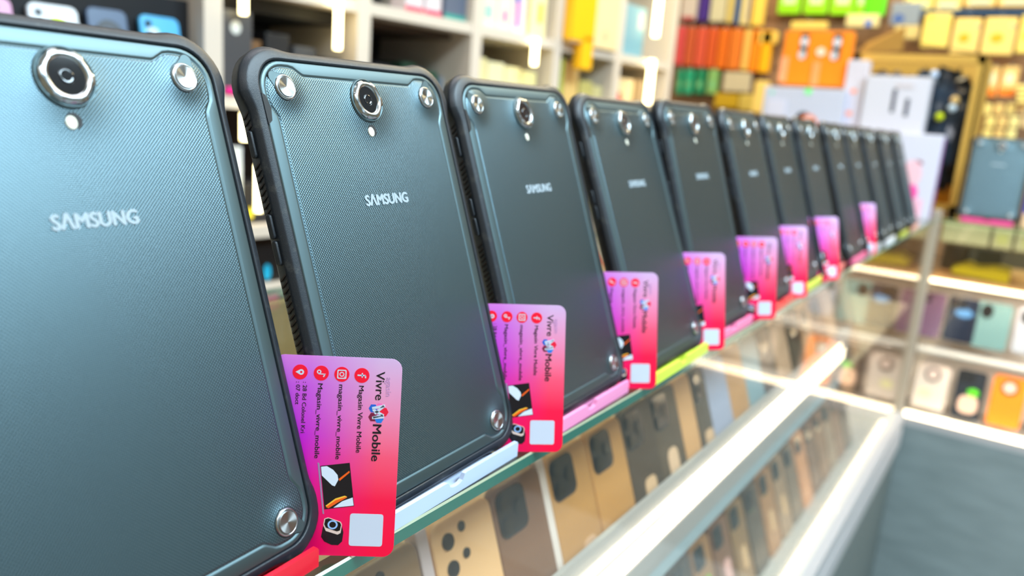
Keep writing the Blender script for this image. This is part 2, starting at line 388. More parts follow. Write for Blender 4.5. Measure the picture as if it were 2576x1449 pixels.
def make_card():
    t = thing('shop_card', 'x', 'card')
    H = .0915; W = .0590; e = .00035
    mb = MB().plate(rrect(-W, 0, 0, H, .0052, 6), -e, e, 0)
    c = mb.build('card_sheet', CARD, t)
    k = .0913/1197.0
    def U(x, y): return (x-(747-(y-130)*.035))*k
    def V(y): return (1332-y)*k
    Y = -e-.00003
    def pl(name, pts, col, parent=t, d=0.0, loc=None):
        return MB().plate(pts, Y-.00004-d, -e+.00005, 0).build(name, col, parent)
    def line(name, body, x, y0, y1, h, col=INK, off=.0, extr=.00003):
        o = text_mesh(name, body, h, col, t, (0, 0, 0), (R(90), R(90), 0), bold=off*h, extrude=extr)
        xs = [v.co.x for v in o.data.vertices]; L = max(xs)-min(xs); want = (y1-y0)*k; a = min(xs)
        for v in o.data.vertices: v.co.x = (v.co.x-a)*want/L
        # reading direction runs down the card, letter tops towards the right edge
        o.rotation_euler = Matrix(((0, 1, 0), (0, 0, -1), (-1, 0, 0))).to_euler()
        o.location = (U(x, (y0+y1)/2), Y-.00003, V(y0)); return o
    line('account_line', 'Magasin Vivre Mobile', 493, 302, 708, .00315, off=.018)
    line('account_line', 'magasin_vivre_mobile', 372, 300, 752, .0031, off=.016)
    line('account_line', 'Magasin_vivre_mobile', 246, 298, 750, .0031, off=.016)
    line('address_line', ': 28 Bd Colonel Kri', 158, 292, 600, .00265, off=.012)
    line('address_line', ': 07 doct', 120, 292, 430, .00265, off=.012)
    line('shop_name', 'Vivre', 610, 212, 386, .0056, off=.012)
    line('shop_name', 'Mobile', 592, 532, 756, .0056, off=.022)
    line('small_word', 'agasin', 664, 246, 360, .0037, col=M(190, 140, 190, .4))
    for x, y, g in ((503, 240, 'f'), (383, 238, 'i'), (260, 236, 't'), (134, 234, 'p')):
        cx, cz = U(x, y), V(y)
        ic = pl('round_icon', circ(cx, cz, .00345, 32), REDI)
        Yi = Y-.00006
        def gl(pts): return MB().plate(pts, Yi-.00003, Yi+.00004)
        if g == 'f':
            o = MB()
            for q in ([(-.0020, .00035), (.0016, .00035), (.0016, -.0003), (-.0020, -.0003)], [(-.0001, .0011), (.0004, .0011), (.0004, -.0010), (-.0001, -.0010)],
                      [(.0012, .0003), (.0018, .0001), (.0020, -.0006), (.0020, -.0012), (.0014, -.0012), (.0014, -.0004)]):
                o.plate([(cx+a, cz+b) for a, b in q], Yi-.00003, Yi+.00004)
        elif g == 'i':
            o = MB()
            def rr(a, r_): return rrect(cx-a, cx+a, cz-a, cz+a, r_, 4)
            o.rings([[(p[0], Yi-.00003, p[1]) for p in rr(.0021, .0006)], [(p[0], Yi-.00003, p[1]) for p in rr(.0016, .0004)]], 0, False)
            o.rings([[(p[0], Yi-.00003, p[1]) for p in circ(cx, cz, .0011, 20)], [(p[0], Yi-.00003, p[1]) for p in circ(cx, cz, .0007, 20)]], 0, False)
            o.plate(circ(cx+.0012, cz-.0012, .00022, 8), Yi-.00003, Yi+.00004)
        elif g == 't':
            o = MB()
            o.rings([[(p[0], Yi-.00003, p[1]) for p in circ(cx-.0010, cz+.0006, .0010, 20)], [(p[0], Yi-.00003, p[1]) for p in circ(cx-.0010, cz+.0006, .0005, 20)]], 0, False)
            o.plate([(cx-.0012, cz-.0002), (cx+.0020, cz-.0002), (cx+.0020, cz-.0006), (cx-.0012, cz-.0006)], Yi-.00003, Yi+.00004)
            o.plate([(cx+.0020, cz-.0004), (cx+.0014, cz-.0004), (cx+.0008, cz-.0016), (cx+.0013, cz-.0018)], Yi-.00003, Yi+.00004)
        else:
            o = MB(); pts = [(cx-.0021, cz)] + [(cx+.0005+.0013*math.cos(a), cz+.0013*math.sin(a)) for a in [R(-125+25*q) for q in range(11)]]
            n = len(pts); hole = circ(cx+.0005, cz, .00055, n, ph=R(180))
            o.rings([[(p[0], Yi-.00003, p[1]) for p in pts], [(p[0], Yi-.00003, p[1]) for p in hole]], 0, False)
        o.build('icon_glyph', WHITE, ic)
    # the shop's mark: hexagons in blue, red, maroon and pink under a white crossed stroke
    cx, cz = U(603, 460), V(460)
    mk = MB()
    def hexa(dx, dz, r_, mi, y): mk.plate([(cx+dx+r_*math.cos(R(60*q)), cz+dz+r_*math.sin(R(60*q))) for q in range(6)], Y-y, -e+.00005, mi)
    hexa(-.0023, .0018, .0021, 0, .00003); hexa(.0006, .0027, .0018, 1, .00004); hexa(.0026, .0003, .0022, 2, .00005)
    hexa(-.0022, -.0022, .0022, 3, .00003); hexa(.0006, -.0030, .0021, 4, .00006)
    def bar(x0, z0, x1, z1, w_):
        L = math.hypot(x1-x0, z1-z0); nx, nz = -(z1-z0)/L*w_, (x1-x0)/L*w_
        mk.plate([(cx+x0+nx, cz+z0+nz), (cx+x1+nx, cz+z1+nz), (cx+x1-nx, cz+z1-nz), (cx+x0-nx, cz+z0-nz)], Y-.00012, -e+.00005, 5)
    bar(-.0028, .0018, .0030, .0032, .0006); bar(.0026, .0030, -.0016, -.0006, .0006); bar(-.0024, .0012, .0026, -.0014, .0006); bar(-.0026, -.0026, .0028, -.0020, .0006); bar(.0022, -.0012, -.0022, -.0024, .0005)
    mk.build('shop_mark', [M(25, 95, 200, .35), M(240, 110, 180, .35), M(235, 20, 60, .35), M(120, 20, 60, .35), M(30, 120, 215, .35), WHITE], t)
    # printed picture of a tablet
    q = [(262, 795), (437, 770), (467, 1030), (290, 1055)]; q = [(U(a, b), V(b)) for a, b in q]
    pc = pl('printed_screen_picture', q, M(14, 12, 22, .3))
    def ip(a, b):  # a across, b down
        x0 = q[0][0]+(q[1][0]-q[0][0])*a; z0 = q[0][1]+(q[1][1]-q[0][1])*a; x1 = q[3][0]+(q[2][0]-q[3][0])*a; z1 = q[3][1]+(q[2][1]-q[3][1])*a
        return (x0+(x1-x0)*b, z0+(z1-z0)*b)
    s = MB()
    for y, mi, L in ((.00008, 0, [(.02, .02), (.22, .02), (.42, .12), (.55, .25), (.56, .36), (.42, .50), (.33, .47), (.02, .22)]), (.00009, 1, [(.58, .34), (.96, .18), (.97, .22), (.60, .39)]),
                     (.00009, 2, [(.05, .92), (.40, .78), (.72, .74), (.80, .77), (.45, .84), (.12, .98)]), (.00010, 1, [(.05, .95), (.40, .82), (.74, .77), (.80, .785), (.46, .88), (.14, .985)]),
                     (.00011, 0, [(.30, .985), (.62, .86), (.98, .80), (.985, .985)])):
        s.plate([ip(a, b) for a, b in L], Y-y, -e+.00005, mi)
    s.build('picture_shapes', [M(215, 225, 240, .3), M(245, 95, 20, .3), M(250, 190, 60, .3)], pc)
    bar2 = [(U(245, 775), V(775)), (U(256, 778), V(778)), (U(288, 1083), V(1083)), (U(280, 1083), V(1083))]
    pl('printed_screen_edge', bar2, M(150, 130, 165, .3))
    # printed picture of a watch
    wx = lambda x, y: (U(x, y), V(y))
    st = MB().plate([wx(283, 1160), wx(300, 1130), wx(395, 1150), wx(405, 1190), wx(398, 1245), wx(375, 1268), wx(335, 1268), wx(290, 1248), wx(272, 1220)], Y-.00004, -e+.00005).build('printed_watch_strap', M(14, 14, 26, .3), t)
    wc = MB().plate([wx(284, 1150), wx(290, 1112), wx(312, 1103), wx(388, 1128), wx(396, 1145), wx(388, 1195), wx(370, 1205), wx(300, 1185)], Y-.00006, -e+.00005).build('printed_watch_case', M(225, 200, 190, .3), t)
    MB().plate([wx(290, 1145), wx(296, 1114), wx(316, 1108), wx(384, 1131), wx(391, 1146), wx(384, 1180), wx(366, 1186), wx(300, 1165)], Y-.00009, -e+.00005).build('watch_face', M(8, 8, 14, .3), wc)
    a = circ(U(340, 1146), V(1146), .0021, 24, 1.1); b = circ(U(340, 1146), V(1146), .0014, 24, 1.1)
    MB().rings([[(p[0], Y-.00011, p[1]) for p in a], [(p[0], Y-.00011, p[1]) for p in b]], 0, False).build('watch_dial', M(150, 190, 240, .3), wc)
    # blank white code plate
    pl('code_plate', rrect(U(437, 1270), U(637, 1270), V(1270), V(1075), .0012, 4), WHITE)
    return t
cproto = make_card()
CARDS = [(989, 1401, -53.2, 13.2, .9), (1414, 1137, -51, 13, 1.6), (1650, 978, -51, 12.5, 2.2), (1822, 880, -49, 12.5, 2.4), (1950, 803, -50, 10, 2.6), (2030, 748, -46, 11.5, 2.8), (2111, 703, -40, 12.5, 2.8), (2203, 638, -40, 12, 2.5)]
CN = ['between the nearest and the second tablet', 'between the second and the third tablet', 'between the third and the fourth tablet', 'between the fourth and the fifth tablet', 'between the fifth and the sixth tablet', 'between the sixth and the seventh tablet', 'between the seventh and the eighth tablet', 'at the ninth tablet, last card of the row']
for i, (px, py, az, ln, rl) in enumerate(CARDS):
    P = at(px, py, (0, 0, ZG+.0004), (0, 0, 1))
    o = cproto if i == 0 else dup(cproto)
    o.location = P; o.rotation_euler = trot(az, ln, rl)
    o['label'] = 'pink and purple shop card wedged upright ' + CN[i]; o['group'] = 'pink shop cards between the tablets'

# ------------------------------------------------------------------ room
FLOOR, CEIL = -1.28, 1.85
XB = 2.35
def floor_mat():
    m = mat('floor_tiles', rgb(150, 158, 160), .35); t = NT(m); br = t.n('ShaderNodeTexBrick'); co, x, y, z = t.obj(); t.l(co, br.inputs['Vector'])
    br.offset = 0; br.inputs['Scale'].default_value = 1.6; br.inputs['Brick Width'].default_value = 1; br.inputs['Row Height'].default_value = 1; br.inputs['Mortar Size'].default_value = .006
    br.inputs['Color1'].default_value = (*rgb(160, 168, 170), 1); br.inputs['Color2'].default_value = (*rgb(150, 158, 160), 1); br.inputs['Mortar'].default_value = (*rgb(90, 95, 98), 1)
    t.l(br.outputs[0], t.b.inputs['Base Color']); return m
def plaster(name, col):
    m = mat(name, col, .8); t = NT(m); n = t.n('ShaderNodeTexNoise'); n.inputs['Scale'].default_value = 40; b = t.n('ShaderNodeBump'); b.inputs['Strength'].default_value = .1
    t.l(n.outputs[0], b.inputs['Height']); t.l(b.outputs[0], t.b.inputs['Normal']); return m
PL = plaster('plaster_white', rgb(225, 222, 214)); PLD = plaster('plaster_grey', rgb(150, 134, 108))
struct('floor', MB().box(-1.6, 3.6, -3.5, 1.9, FLOOR-.05, FLOOR), floor_mat())
struct('ceiling', MB().box(-1.6, 3.6, -3.5, 1.9, CEIL, CEIL+.05), PL)
struct('wall_left', MB().box(-1.6, 3.6, 1.8, 1.9, FLOOR, CEIL), PL)
struct('wall_near', MB().box(-1.7, -1.6, -3.5, 1.9, FLOOR, CEIL), PLD)
struct('wall_back', MB().box(3.5, 3.6, -3.5, 1.9, FLOOR, CEIL), PLD)
# front wall with the shop window
struct('wall_front', MB().box(-1.6, -1.5, -3.5, -3.4, FLOOR, CEIL).box(1.6, 3.6, -3.5, -3.4, FLOOR, CEIL).box(-1.5, 1.6, -3.5, -3.4, FLOOR, .1).box(-1.5, 1.6, -3.5, -3.4, 1.8, CEIL), PLD)

wn = MB()
for x_ in (-1.5, 0, 1.56): wn.box(x_, x_+.04, -3.47, -3.43, .1, 1.8)
for z_ in (.1, 1.76): wn.box(-1.5, 1.6, -3.47, -3.43, z_, z_+.04)
wf = struct('window_1', wn, M(90, 92, 95, .4))
# ------------------------------------------------------------------ counters
def glass_mat(name, tint, boost=1.0, rough=.02):
    m = bpy.data.materials.new(name); m.use_nodes = True; t = NT(m); nt = m.node_tree
    nt.nodes.remove(nt.nodes['Principled BSDF']); out = nt.nodes['Material Output']
    tr = t.n('ShaderNodeBsdfTransparent'); tr.inputs[0].default_value = (*tint, 1)
    gl = t.n('ShaderNodeBsdfGlossy'); gl.inputs[0].default_value = (1, 1, 1, 1); gl.inputs['Roughness'].default_value = rough
    lw = t.n('ShaderNodeLayerWeight'); lw.inputs[0].default_value = .5
    f = t.math('ADD', t.math('MULTIPLY', t.math('POWER', lw.outputs['Facing'], 5.0), .96*boost), .04, True)
    mx = t.n('ShaderNodeMixShader'); t.l(f, mx.inputs[0]); t.l(tr.outputs[0], mx.inputs[1]); t.l(gl.outputs[0], mx.inputs[2]); t.l(mx.outputs[0], out.inputs[0])
    return m
GLASS = glass_mat('clear_glass', (.99, .97, .93), .62); GLASS_TOP = glass_mat('counter_top_glass', (.86, .93, .89), 1.0)
GEDGE = mat('green_glass_edge', (.010, .115, .075), .12, coat=.6, spec=.8)
GARRIS = mat('polished_glass_arris', (.30, .33, .22), .22, coat=.6)
ALU = mat('pale_aluminium', (.50, .48, .49), .42, .25)
ALUD = mat('aluminium_groove', (.30, .29, .25), .5, .3)
POST = mat('post_aluminium', (.50, .42, .33), .42, .35)
GREY = None
def laminate():
    m = mat('grey_laminate', rgb(118, 134, 142), .38, spec=.6); t = NT(m); co, x, y, z = t.obj()
    mp = t.n('ShaderNodeMapping'); mp.inputs['Scale'].default_value = (2, 5, 22); mp.inputs['Rotation'].default_value = (R(12), 0, 0); t.l(co, mp.inputs[0])
    n = t.n('ShaderNodeTexNoise'); n.inputs['Scale'].default_value = 1.3; n.inputs['Detail'].default_value = 3; t.l(mp.outputs[0], n.inputs['Vector'])
    rp = t.n('ShaderNodeValToRGB'); rp.color_ramp.elements[0].color = (*rgb(108, 119, 119), 1); rp.color_ramp.elements[1].color = (*rgb(146, 157, 158), 1)
    t.l(n.outputs[0], rp.inputs[0]); t.l(rp.outputs[0], t.b.inputs['Base Color']); return m
GREY = laminate(); WHITEB = mat('white_board', rgb(232, 228, 224), .5)
WARM = (1.0, .86, .62)
def led_mat(name, col, s): return mat(name, (.9, .9, .85), .4, emit=col, es=s)
LEDC = led_mat('counter_led', (1.0, .84, .60), 5); LEDW = led_mat('shelf_led', (1.0, .83, .40), 9.0)
LEDB = led_mat('far_counter_led', (1.0, .85, .58), 5.0)
def slab(name, x0, x1, y0, y1, z0, z1, label, chamfer=.0010):
    """thick glass slab with polished arrises; cap faces clear, rim green"""
    c = chamfer
    def rc(i, z): return [(x0+i, y0+i, z), (x1-i, y0+i, z), (x1-i, y1-i, z), (x0+i, y1-i, z)]
    mb = MB().rings([rc(c, z0), rc(0, z0+c), rc(0, z1-c), rc(c, z1)], 0, False, True, True, mis=[2, 1, 2])
    mb.mi[-1] = 0; mb.mi[-2] = 0
    return mb
YE = -.0022
ZS1, ZS2 = -.168, -.572
cA = thing('glass_counter', 'long glass display counter carrying the row of tablets, with lit shelves and grey base', 'counter', (1.0, .2, FLOOR))
def part(name, mb, mats, root=cA):
    o = mb.build(name, mats); o.parent = root; o.matrix_parent_inverse = Matrix.Translation(-Vector(root.location)); return o
part('glass_top', slab('g', -.55, 2.36, YE, .43, ZG-.0088, ZG, ''), [GLASS_TOP, GEDGE, GARRIS])
part('dark_reflection_strip', MB().box(-.55, XB-.02, .0045, .0160, ZG-.0105, ZG-.0089), mat('dark_reflection_olive', rgb(44, 42, 24), .5))  # added strip that paints in the dark reflection along the glass edge
part('front_glass', MB().box(-.55, XB-.02, .0000, .0040, ZS2+.001, ZG-.0088), GLASS)
part('shelf_deck', MB().box(-.55, 2.2, .012, .42, ZS1-.066, ZS1-.058), mat('shelf_frosted', rgb(205, 180, 150), .4))
part('shelf_profile', MB().box(-.55, 1.33, .0065, .011, ZS1-.040, ZS1+.046).box(-.55, 1.33, .0050, .0065, ZS1-.040, ZS1-.012).box(-.55, 1.33, .0075, .011, ZS1-.064, ZS1-.040, 1), [ALU, mat('profile_blue_grey', rgb(172, 192, 204), .5)])
part('led_glow_strip', MB().box(-.55, 1.30, .0046, .0064, ZS1-.009, ZS1+.010), LEDC)
part('led_glow_strip', MB().box(-.55, 1.26, .0046, .0064, ZS1+.020, ZS1+.027), LEDC)  # upper strand: the strip's reflection in the aluminium, built as a glowing bar
part('bottom_deck', MB().box(-.55, XB-.01, .0, .41, ZS2-.02, ZS2), WHITEB)
part('bottom_profile', MB().box(-.55, XB-.03, -.020, .0, ZS2-.036, ZS2).box(-.55, XB-.03, -.016, .0, ZS2-.046, ZS2-.036, 1).box(-.55, XB-.03, -.022, .0, ZS2-.100, ZS2-.046), [ALU, ALUD])
part('led_glow_strip', MB().box(-.55, 2.20, .014, .025, ZS2, ZS2+.003), LEDC)
part('base_cabinet', MB().box(-.55, XB-.01, -.014, .42, FLOOR, ZS2-.100), mat('grey_laminate_dark', rgb(98, 106, 104), .5))
part('back_board', MB().box(-.55, XB-.01, .412, .425, ZS2, ZG-.012), mat('warm_back_board', rgb(196, 150, 108), .6))
part('back_board', MB().box(-.55, XB-.01, .13, .136, ZS2, ZS1-.07), mat('warm_back_board', rgb(196, 150, 108), .6))
part('corner_post', MB().box(XB-.030, XB+.004, -.012, .012, ZS2-.05, .026, b=.002), POST)
# side counter, at right angles
cB = thing('glass_counter', 'side glass counter running to the right with phones under warm light strips', 'counter', (XB+.2, -.6, FLOOR))
def partB(n, mb, mats): return part(n, mb, mats, cB)
gB = MB(); sl = slab('g', XB-.006, XB+.50, -1.3, -.006, ZG-.0088, ZG, ''); partB('glass_top', sl, [GLASS_TOP, mat('glass_edge_olive', rgb(96, 104, 60), .2, coat=.5), GARRIS])
partB('front_glass', MB().box(XB, XB+.004, -1.3, -.014, -.60, ZG-.0088), GLASS)
zb1, zb2 = -.165, -.578
partB('shelf', MB().box(XB+.012, XB+.46, -1.3, -.012, zb1-.012, zb1), mat('shelf_warm_board', rgb(214, 160, 105), .5))
partB('led_glow_strip', MB().box(XB+.006, XB+.012, -1.3, -.014, zb1-.015, zb1-.005), LEDB)
partB('shelf', MB().box(XB+.03, XB+.46, -1.3, -.012, -.392, -.384), WHITEB)
partB('bottom_deck', MB().box(XB+.012, XB+.46, -1.3, -.012, zb2-.03, zb2-.012), WHITEB)
partB('led_glow_strip', MB().box(XB+.005, XB+.011, -1.3, -.014, zb2-.022, zb2+.006), LEDC)
partB('bottom_profile', MB().box(XB+.001, XB+.012, -1.3, -.012, zb2-.036, zb2-.012), ALU)
partB('base_cabinet', MB().box(XB+.001, XB+.48, -1.3, .002, FLOOR, zb2-.036), GREY)
partB('back_board', MB().box(XB+.17, XB+.18, -1.3, .0, zb2, zb1-.012), WHITEB)
partB('back_board', MB().box(XB+.462, XB+.475, -1.3, .0, zb1, -.012), mat('dark_back_board', rgb(84, 74, 56), .6))

# added fill lamps under the shelves, brightening the inside of the side counter
area('added_case_fill', (XB+.035, -.55, zb1-.016), (0, R(14), 0), .025, 1.0, 2.0, (1.0, .90, .80))
area('added_case_fill', (XB+.035, -.55, -.396), (0, R(14), 0), .025, 1.0, 1.5, (1.0, .90, .80))

# ------------------------------------------------------------------ phones
CAMD = mat('phone_camera_dark', (.012, .013, .018), .12, coat=.6)
def phone(loc, rz, lean, body, label, cams='tri', w=.074, h=.158, th=.0085, sticker=None, tagc=None, group='phones in the counter', base=True, rim=None):
    t = thing('phone', label, 'phone', loc, trot(rz, lean, 0), group)
    MB().plate(rrect(-w/2, w/2, 0, h, .011, 5), 0, th, 0, bev=.0016).build('body', M(*body, .32), t)
    if cams == 'tri':
        for q in range(3): MB().plate(circ(-w*.27, h*(.90-.125*q), .0060, 18), -.0014, .001).build('camera_lens', CAMD, t)
        for q in range(2): MB().plate(circ(-w*.03, h*(.93-.125*q), .0038, 14), -.0010, .001).build('camera_lens', CAMD, t)
    elif cams == 'square':
        o = MB().plate(rrect(-w*.43, w*.10, h*.74, h*.97, .008, 4), -.0014, .001).build('camera_block', CAMD, t)
        for a, b in ((-.30, .91), (-.30, .80), (-.04, .855)): MB().plate(circ(w*a, h*b, .0065, 14), -.0030, -.001).build('camera_lens', LENS, o)
    elif cams == 'ring':
        o = MB().plate(circ(0, h*.78, .0215, 28), -.0020, .001).build('camera_block', M(18, 18, 20, .3), t)
        MB().plate(circ(0, h*.78, .0150, 24), -.0026, -.001).build('camera_disc', M(225, 212, 195, .4) if rim is None else M(*rim, .3), o)
    elif cams == 'oval':
        MB().plate(circ(-w*.20, h*.80, .020, 26, .78), -.0020, .001).build('camera_block', CAMD, t)
    elif cams == 'dual':
        for q in range(2): MB().plate(circ(-w*.30, h*(.92-.11*q), .0058, 14), -.0012, .001).build('camera_lens', CAMD, t)
    if sticker:
        sx, sz, sw, sh_, col = sticker; MB().plate(rrect(sx-sw/2, sx+sw/2, sz-sh_/2, sz+sh_/2, min(sw, sh_)*.35, 4), -.0005, .001).build('price_sticker', M(*col, .5), t)
    if tagc:
        sx, sz, sw, sh_, col = tagc; MB().plate(circ(sx, sz, sh_/2, 16, sw/sh_), -.0009, .001).build('round_sticker', M(*col, .5), t)
    return t
T1C = [((157, 128, 100), 'tri', 'greyish brown'), ((239, 191, 140), 'tri', 'cream'), ((132, 95, 72), 'square', 'taupe'), ((197, 145, 86), 'square', 'gold'), ((205, 150, 88), 'square', 'pale gold'),
       ((88, 73, 60), 'square', 'charcoal'), ((100, 84, 68), 'square', 'dark grey'), ((228, 174, 120), 'none', 'ivory'), ((102, 88, 73), 'square', 'slate'), ((178, 182, 205), 'none', 'lavender'), ((210, 156, 104), 'none', 'tan'),
       ((150, 175, 185), 'none', 'pale blue'), ((84, 64, 54), 'square', 'black-brown'), ((215, 174, 144), 'none', 'off-white'), ((73, 57, 48), 'square', 'near-black'), ((199, 151, 112), 'oval', 'beige'), ((147, 101, 76), 'square', 'brown'),
       ((210, 165, 132), 'none', 'blush'), ((99, 78, 64), 'square', 'graphite'), ((199, 156, 120), 'none', 'sand')]
XS1 = [.178, .262, .3325, .411, .482, .552, .618, .675, .722, .778, .845, .915, .985, 1.06, 1.14, 1.22, 1.30, 1.38, 1.46, 1.54]
for i, (c_, k_, nm) in enumerate(T1C):
    x = XS1[i]; st = None
    if i in (2,): st = (.010, .050, .020, .026, (205, 170, 150))
    if i in (3,): st = (.012, .052, .024, .040, (222, 178, 140))
    if i in (5, 8): st = (.004, .070, .026, .022, (232, 190, 150))
    if i == 6: st = (0, .075, .026, .034, (240, 200, 165))
    phone((x, .020, ZS1-.0575), 0, 19, c_, '%s phone %s' % (nm, 'at the near end of the upper row inside the counter' if i == 0 else 'right of the %s one in the counter\'s upper row' % T1C[i-1][2]),
          k_, w=(.070 if i != 7 else .046) if i != 8 else .042, sticker=st, group='phones standing in the upper row inside the long counter')
for x_, c_, lb in ((.3705, (232, 218, 212), 'narrow white phone box standing between the taupe and gold phones behind the glass'), (.2195, (216, 200, 205), 'narrow pinkish white phone box standing left of the cream phone behind the glass')):
    o = MB().box(-.0055, .0055, 0, .012, 0, .160, b=.001).build('phone_box', M(*c_, .5), loc=(x_, .020, ZS1-.0575), rot=trot(0, 19, 0)); tag(o, lb, 'box')
T2 = [('dark grey', (101, 83, 65)), ('brown', (132, 95, 63)), ('bronze', (154, 110, 68)), ('black', (66, 57, 50)), ('khaki', (165, 121, 78)), ('coffee', (129, 87, 60)), ('olive-brown', (145, 110, 68)), ('charcoal', (83, 72, 63)),
      ('camel', (176, 125, 78)), ('stone', (165, 133, 103)), ('pewter', (121, 102, 85)), ('peach', (225, 156, 106)), ('umber', (121, 83, 57)), ('sepia', (140, 98, 63)), ('ash', (154, 129, 106)), ('mocha', (137, 95, 69)), ('sable', (77, 60, 49))]
for i, (nm, c_) in enumerate(T2):
    x = .62+.082*i; tc = None; st = None
    if i in (3, 4): tc = (.008, .085, .016, .030, (110, 225, 20))
    if i in (7, 8, 0, 1): tc = (-.010, .132, .011, .036, (105, 205, 60))
    if i in (5,): st = (.006, .065, .030, .050, (240, 190, 185))
    if i in (2, 6, 8, 9): st = (.004, .060, .022, .040, (236, 196, 150))
    phone((x, .056, ZS2+.0005), 0, 19, c_, '%s phone standing in the counter\'s lower row, %s' % (nm, 'at its near end' if i == 0 else 'right after the %s one' % T2[i-1][0]), 'square', w=.074, sticker=st, tagc=tc, group='phones standing in the lower row inside the long counter')
# phones of the side counter, placed on a leaning plane behind its glass
def phB(pxl, pxr, pyt, pyb, body, label, cams, X=XB+.07, **k):
    a = atX(pxl, (pyt+pyb)/2, X); b = atX(pxr, (pyt+pyb)/2, X); top = atX((pxl+pxr)/2, pyt, X+.02); bot = atX((pxl+pxr)/2, pyb, X-.01)
    return phone((X-.01, (a.y+b.y)/2, bot.z), -90, 10, body, label, cams, w=abs(a.y-b.y), h=(top.z-bot.z)*1.02, group='phones on show inside the side counter', **k)
phB(2318, 2372, 735, 850, (128, 96, 130), 'purple phone beside the corner post in the side counter\'s upper tier', 'dual')
phB(2378, 2458, 748, 862, (28, 38, 62), 'dark navy phone with a light blue sticker in the side counter\'s upper tier', 'square', tagc=(.004, .085, .046, .026, (95, 155, 215)))
phB(2448, 2542, 760, 880, (124, 165, 168), 'teal phone with a black oval camera in the side counter\'s upper tier', 'oval')
phB(2552, 2640, 775, 895, (200, 205, 220), 'white phone cut off by the picture edge in the side counter\'s upper tier', 'oval')
phB(2298, 2385, 915, 1030, (226, 214, 208), 'white phone with a dark camera ring in the side counter\'s lower tier', 'ring', sticker=(-.012, .045, .034, .026, (245, 240, 190)), rim=(226, 206, 200))
phB(2398, 2476, 930, 1058, (30, 36, 48), 'black phone with a green sticker and peach tag in the side counter\'s lower tier', 'square', sticker=(.002, .045, .050, .052, (238, 200, 180)), tagc=(.010, .082, .030, .022, (95, 225, 10)))
phB(2488, 2578, 945, 1078, (255, 140, 10), 'orange phone with a white camera disc in the side counter\'s lower tier', 'ring')
phB(2590, 2680, 960, 1090, (60, 70, 66), 'dark phone half outside the frame, right of the orange phone', 'square')
# boxes and the yellow bag under the side counter's glass top
def boxy(name, label, cat, x0, x1, y0, y1, z0, z1, col, rough=.5, group=None, b=.002, parts=None):
    t = thing(name, label, cat, ((x0+x1)/2, (y0+y1)/2, z0), group=group)
    hx, hy = (x1-x0)/2, (y1-y0)/2
    MB().box(-hx, hx, -hy, hy, 0, z1-z0, b=b).build('carton', M(*col, rough), t)
    for iq, q in enumerate(parts or []):
        # patch on the face towards -x : (centre across 0..1, centre up 0..1, w, h, colour, round)
        a, c_, w_, h_, cl, rd = q; cy = hy-a*2*hy; cz = c_*(z1-z0)
        pts = circ(0, 0, 1, 20) if rd else [(-1, -1), (1, -1), (1, 1), (-1, 1)]
        mb = MB(); mb.rings([[(-hx-.0006-iq*.0006, cy+p[0]*w_/2, cz+p[1]*h_/2) for p in pts], [(-hx+.0006, cy+p[0]*w_/2, cz+p[1]*h_/2) for p in pts]], 0, False, True, True)
        mb.build('printed_patch', M(*cl, .5), t)
    return t
for k, (y0, y1, lb) in enumerate(((-.135, -.018, 'cream carton next to the corner post under the side counter\'s glass top'), (-.19, -.142, 'cream carton with faint green print, second under the side counter\'s glass top'), (-.29, -.197, 'cream carton with faint print at the right edge under the glass top'))):
    boxy('carton_box', lb, 'box', XB+.02, XB+.16, y0, y1, -.062, -.009, (205, 196, 150), group='cartons under the side counter glass', parts=[(.5, .5, (y1-y0)*.6, .03, (214, 208, 130), False)] if k else None)
partB('upper_shelf', MB().box(XB+.018, XB+.30, -1.3, -.014, -.068, -.063), GLASS)
bg = MB(); bm_pts = [(-.20, 0), (-.06, .006), (-.055, .020), (-.09, .034), (-.12, .028), (-.16, .036), (-.20, .030)]
bg.rings([[(XB+.04, p[0], p[1]) for p in bm_pts], [(XB+.07, p[0], p[1]*1.1) for p in bm_pts], [(XB+.20, p[0], p[1]*.9) for p in bm_pts]], 0, True, True, True)
o = bg.build('plastic_bag', M(228, 208, 10, .4)); o.location = (.045, 0, zb1+.002); tag(o, 'crumpled bright yellow bag lying on the side counter\'s upper shelf', 'bag')
for k, (y, c_, lb) in enumerate(((-.04, (70, 58, 40), 'dark brown box on the side counter\'s upper shelf by the post'), (-.13, (60, 66, 70), 'dark grey box on the side counter\'s upper shelf behind the yellow bag'))):
    boxy('storage_box', lb, 'box', XB+.20, XB+.36, y-.04, y+.025, zb1, zb1+.075, c_)

# ------------------------------------------------------------------ on the side counter: tablet and boxes
pB = atX(2405, 545, 2.40); pB2 = atX(2576, 572, 2.40)
SCOL.append(('hot pink', (235, 60, 140)))
tb = dup(proto, (2.40, -.118, 0), trot(-88, 12, 0), 'grey-blue backed tablet facing the aisle on the side counter at the right edge', 'rugged tablets on the side counter')
tb['category'] = 'tablet'
make_stand(13, (2.40, -.118, ZG), R(-88), 'hot pink plastic stand under the tablet on the side counter')
ob = boxy('accessory_box', 'blue accessory pack beside the side counter\'s tablet at the right edge', 'box', 2.44, 2.49, -.255, -.197, ZG, .100, (20, 70, 175), parts=[(.4, .3, .02, .03, (230, 120, 60), False)])
ob = boxy('accessory_box', 'peach coloured pack below the blue one at the right edge', 'box', 2.400, 2.438, -.262, -.200, ZG, .038, (232, 190, 150))
